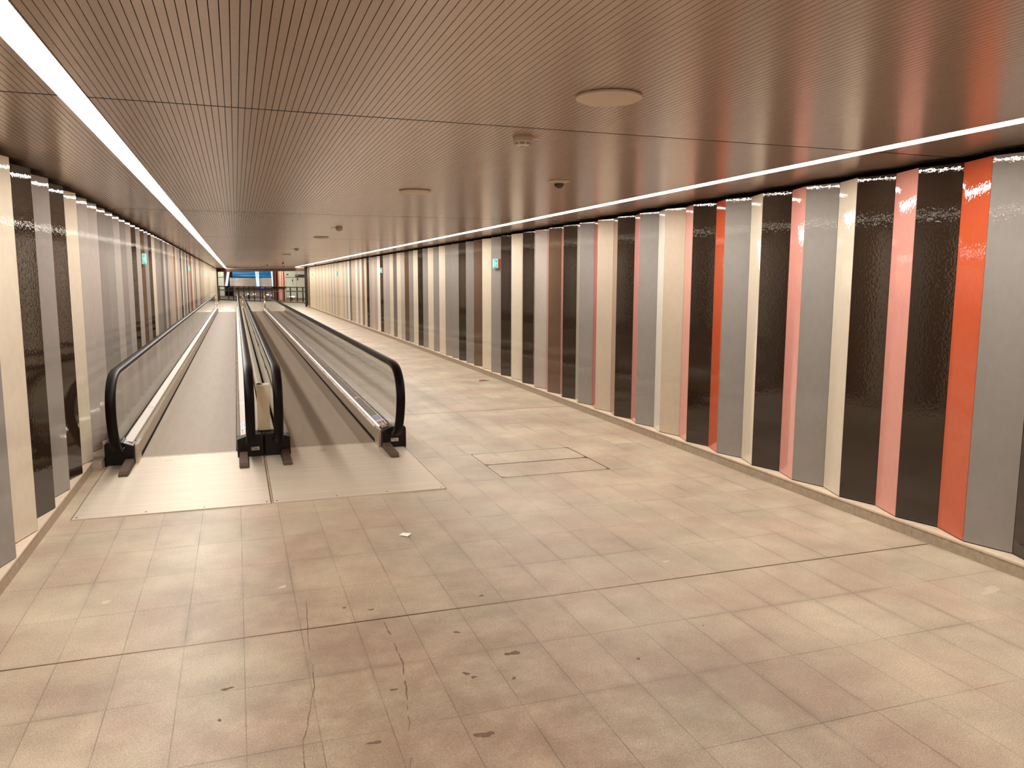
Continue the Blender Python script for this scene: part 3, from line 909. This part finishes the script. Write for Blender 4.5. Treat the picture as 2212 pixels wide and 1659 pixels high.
obox(MB(), O3, -.2, 12.9, .05, .085, .79, .825).build('handrail', M_WHITE, bal, label='pale handrail')
obox(MB(), O3, -.2, 12.9, -.04, .06, 0, .09).build('base_rail', M_CLAD, bal)
obox(MB(), O3, -.2, 12.9, -.006, .006, .09, 1.10).build('glass', M_GLASS, bal)

# white panelled wall with signs beyond
def back(name, s0, s1, z0, z1, m_, n=0.0, O=O1, kind=True, d=.1):
    o = obox(MB(), O, s0, s1, n-d, n, z0, z1).build(name, m_)
    return struct(o) if kind else o
back('wall_north', -14, .42, 0, 4.2, M_CONC)
back('wall_north', 10.9, 26, 0, 4.2, M_CONC)
back('wall_east', .42, 10.9, -.02, 1.10, M_GREYS, n=-1.0)
for s0, s1, z in ((-14, .42, 1.90), (10.9, 26, 1.90), (-14, .42, .62), (10.9, 26, .62)):
    o = obox(MB(), O1, s0, s1, 0, .012, z-.02, z+.02); struct(o.build('trim_7', M_FRAME))
mb = MB()
for s0 in (-1.2, 11.9, 13.6, 15.1): obox(mb, O1, s0-.01, s0+.01, 0, .012, 0, 4.2)
struct(mb.build('trim_8', M_POST))
sg = thing('maroon_sign', tuple(O1+D*14.25+Vector((0,0,2.04))), 'long dark maroon sign board on the pale far wall', 'sign')
obox(MB(), O1, 13.50, 15.02, .01, .05, 1.94, 2.15).build('board', M_MAROON, sg)
m = MB()
for k in range(6): obox(m, O1, 13.58+k*.075, 13.58+k*.075+.05, .05, .054, 2.03, 2.03+(.05 if k % 2 else .065))
m.build('lettering', M_SIGNL, sg, label='faint pale lettering')
def plaque(s0, s1, z0, z1, m_, lb, nm='wall_pictogram', cat='sign'):
    return tag(obox(MB(), O1, s0, s1, .01, .03, z0, z1).build(nm, m_), lb, cat, 'small signs on the far pale wall')
M_PALEG = mat('pale_green_sign', (170, 216, 178), rough=.5, emit=(.3, .9, .5), estr=.25)
plaque(11.42, 11.66, 1.98, 2.16, M_PALEG, 'small pale green exit pictogram right of the copper column')
plaque(.02, .30, 1.98, 2.14, M_PALEG, 'small pale green exit pictogram on the far left wall strip')
plaque(12.08, 12.32, 2.10, 2.20, M_FRAME, 'tiny dark lettering patch left of the maroon sign')
plaque(12.95, 13.05, 1.50, 1.72, M_FRAME, 'small dark upright symbol under the maroon sign, left one')
plaque(13.78, 13.90, 1.62, 1.84, M_FRAME, 'small dark upright symbol under the maroon sign, right one')
plaque(12.98, 13.06, 1.20, 1.48, M_WHITE, 'small white upright notice below the left dark symbol')

# blue lit wall with grey band below, framed by light tubes
mbl = bpy.data.materials.new('blue_lit_wall'); mbl.use_nodes = True
nt = mbl.node_tree
for n in list(nt.nodes):
    if n.type != 'OUTPUT_MATERIAL': nt.nodes.remove(n)
e = nt.nodes.new('ShaderNodeEmission'); e.inputs[1].default_value = 0.9
g = nt.nodes.new('ShaderNodeNewGeometry'); mp = nt.nodes.new('ShaderNodeMapping'); mp.inputs['Scale'].default_value = (.12, .12, 9)
n = nt.nodes.new('ShaderNodeTexNoise'); n.inputs['Scale'].default_value = 1.6; n.inputs['Detail'].default_value = 4
r = nt.nodes.new('ShaderNodeValToRGB')
r.color_ramp.elements[0].position = .32; r.color_ramp.elements[0].color = (*lin((46, 82, 120)), 1)
r.color_ramp.elements[1].position = .70; r.color_ramp.elements[1].color = (*lin((150, 190, 222)), 1)
el = r.color_ramp.elements.new(.5); el.color = (*lin((46, 126, 180)), 1)
nt.links.new(g.outputs['Position'], mp.inputs[0]); nt.links.new(mp.outputs[0], n.inputs['Vector']); nt.links.new(n.outputs['Fac'], r.inputs[0]); nt.links.new(r.outputs[0], e.inputs[0])
nt.links.new(e.outputs[0], [q for q in nt.nodes if q.type == 'OUTPUT_MATERIAL'][0].inputs[0])
fw_ = thing('light_wall', tuple(O1+D*5.5), 'large blue glowing banded wall beyond the far balustrade', 'light wall')
obox(MB(), O1, 1.5, 10.4, -.5, -.4, 1.92, 4.0).build('blue_screen', mbl, fw_, label='blue glowing upper band')
obox(MB(), O1, 1.1, 10.6, -.5, -.38, 1.86, 1.93).build('rail', M_FRAME, fw_, label='dark dividing rail')
obox(MB(), O1, .9, 10.8, -.5, -.40, 0.9, 1.86).build('grey_band', M_GREYS, fw_, label='brushed grey lower band')
def slat(s_top, s_bot, wd, m_, lb, n=.05, z0=.95, z1=2.9, nm='light_tube', cat='light'):
    m = MB()
    p = []
    k = (z1-z0)
    st = s_bot+(s_top-s_bot)*(z1-1.08)/(2.43-1.08); sb = s_bot+(s_top-s_bot)*(z0-1.08)/(2.43-1.08)
    for s0, z in ((sb, z0), (st, z1)):
        for a, b in ((0, 0), (wd, 0), (wd, .12), (0, .12)):
            q = O1+D*(s0+a)+NR*(n+b); p.append((q.x, q.y, z))
    m.add(p, [(0,3,2,1),(4,5,6,7),(0,1,5,4),(1,2,6,5),(2,3,7,6),(3,0,4,7)])
    o = m.build(nm, m_, loc=tuple(O1+D*sb+Vector((0,0,z0))))
    return tag(o, lb, cat, 'slanted strips around the blue wall')
slat(1.46, .98, .07, M_TUBE, 'slanting white light tube at the left edge of the blue wall, left one', nm='light_tube')
slat(1.72, 1.22, .06, M_TUBE, 'slanting white light tube at the left edge of the blue wall, right one')
slat(6.84, 7.00, .09, M_TUBE, 'upright white light tube left of the blue wall centre gap')
slat(7.22, 7.26, .07, M_TUBE, 'upright white light tube right of the blue wall centre gap')
slat(9.62, 9.82, .08, M_TUBE, 'slanting white light tube beside the copper column, left one')
slat(9.92, 10.12, .06, M_TUBE, 'slanting white light tube beside the copper column, right one')
slat(.62, .50, .30, M_WINE, 'dark wine-red slanting panel left of the blue wall', n=-.3, nm='slanting_panel', cat='panel')
slat(1.14, .82, .10, M_REDP, 'bright red slanting panel strip left of the blue wall', n=0.0, nm='slanting_panel', cat='panel')

# copper striped column
cc = O2 + D*9.83
t = thing('striped_column', (cc.x, cc.y, 0), 'round column clad in vertical copper and pale stripes at the far end', 'column')
m = MB(); nseg = 40; rr = .50; cols = [random.Random(5).choice((0, 0, 1, 2)) for _ in range(nseg)]
rn = random.Random(11)
for k in range(nseg):
    a0, a1 = 2*PI*k/nseg, 2*PI*(k+1)/nseg
    mi = (0, 1, 2, 1, 0, 1, 1, 2)[(k*5) % 8]
    vs = [(cc.x+rr*math.cos(a0), cc.y+rr*math.sin(a0), 0), (cc.x+rr*math.cos(a1), cc.y+rr*math.sin(a1), 0), (cc.x+rr*math.cos(a1), cc.y+rr*math.sin(a1), 4.2), (cc.x+rr*math.cos(a0), cc.y+rr*math.sin(a0), 4.2)]
    m.add(vs, [(0, 1, 2, 3)], mi)
m.build('cladding', [M_COPPER, M_COPPERL, M_COPPERD], t)
MB().lathe([(.56, .95), (.56, 1.08), (.50, 1.10)], cc.x, cc.y, 32).build('collar', M_FRAME, t)

# low lamps and bits seen through the balustrade glass
lowm = [(3.0, .35, .05, M_WHITE), (4.9, .42, .06, M_LOWL), (5.9, .42, .14, M_LOWL), (8.0, .40, .12, M_LOWL), (8.7, .36, .06, M_LOWL), (11.7, .30, .32, M_LOWL)]
for i, (s0, z, wd, m_) in enumerate(lowm):
    lb = ['tiny pale lamp low behind the balustrade, leftmost of its row', 'tiny white lamp behind the balustrade, second in its row', 'small bluish lamp behind the balustrade, third in its row', 'small white lamp by the far end of the right walkway', 'tiny lamp just right of the far newel, behind glass', 'flat white lamp low behind the balustrade, rightmost of its row'][i]
    p = O2+D*s0
    o = obox(MB(), O2, s0-wd, s0+wd, 0, .08, z-.05, z+.05)
    t = thing('floor_lamp', (p.x, p.y, 0), lb, 'lamp', 'small lamps behind the far balustrade')
    o.build('lens', m_, t)
    obox(MB(), O2, s0-.03, s0+.03, .01, .06, -.02, z-.05).build('stem', M_FRAME, t)
p = O2+D*7.2
t = thing('information_display', (p.x, p.y, 0), 'small glowing blue display on a post behind the balustrade', 'display')
obox(MB(), O2, 7.02, 7.38, 0, .08, .93, 1.10).build('screen', M_BLUEL, t)
obox(MB(), O2, 7.17, 7.23, .01, .06, -.02, .93).build('post', M_FRAME, t)

# concourse ceiling, side closure and added unseen area lights that brighten it
mb = MB(); mb.prism_z([(-14, 60), (-1.45, askew(-1.45)+.35), (4.42, askew(4.42)+.35), (20, 40), (20, 100), (-14, 130)], 4.2, 4.35)
struct(mb.build('ceiling', M_CONC))
for i, (x, y) in enumerate([(0.5, 76), (5.5, 68), (9.5, 62), (-4, 86)]):
    ld = bpy.data.lights.new('concourse_fill_light', 'AREA'); ld.size = 4; ld.size_y = 4; ld.energy = 420; ld.color = (1.0, .97, .86)
    lo = bpy.data.objects.new('concourse_fill_light', ld); C.objects.link(lo); lo.location = (x, y, 4.15)
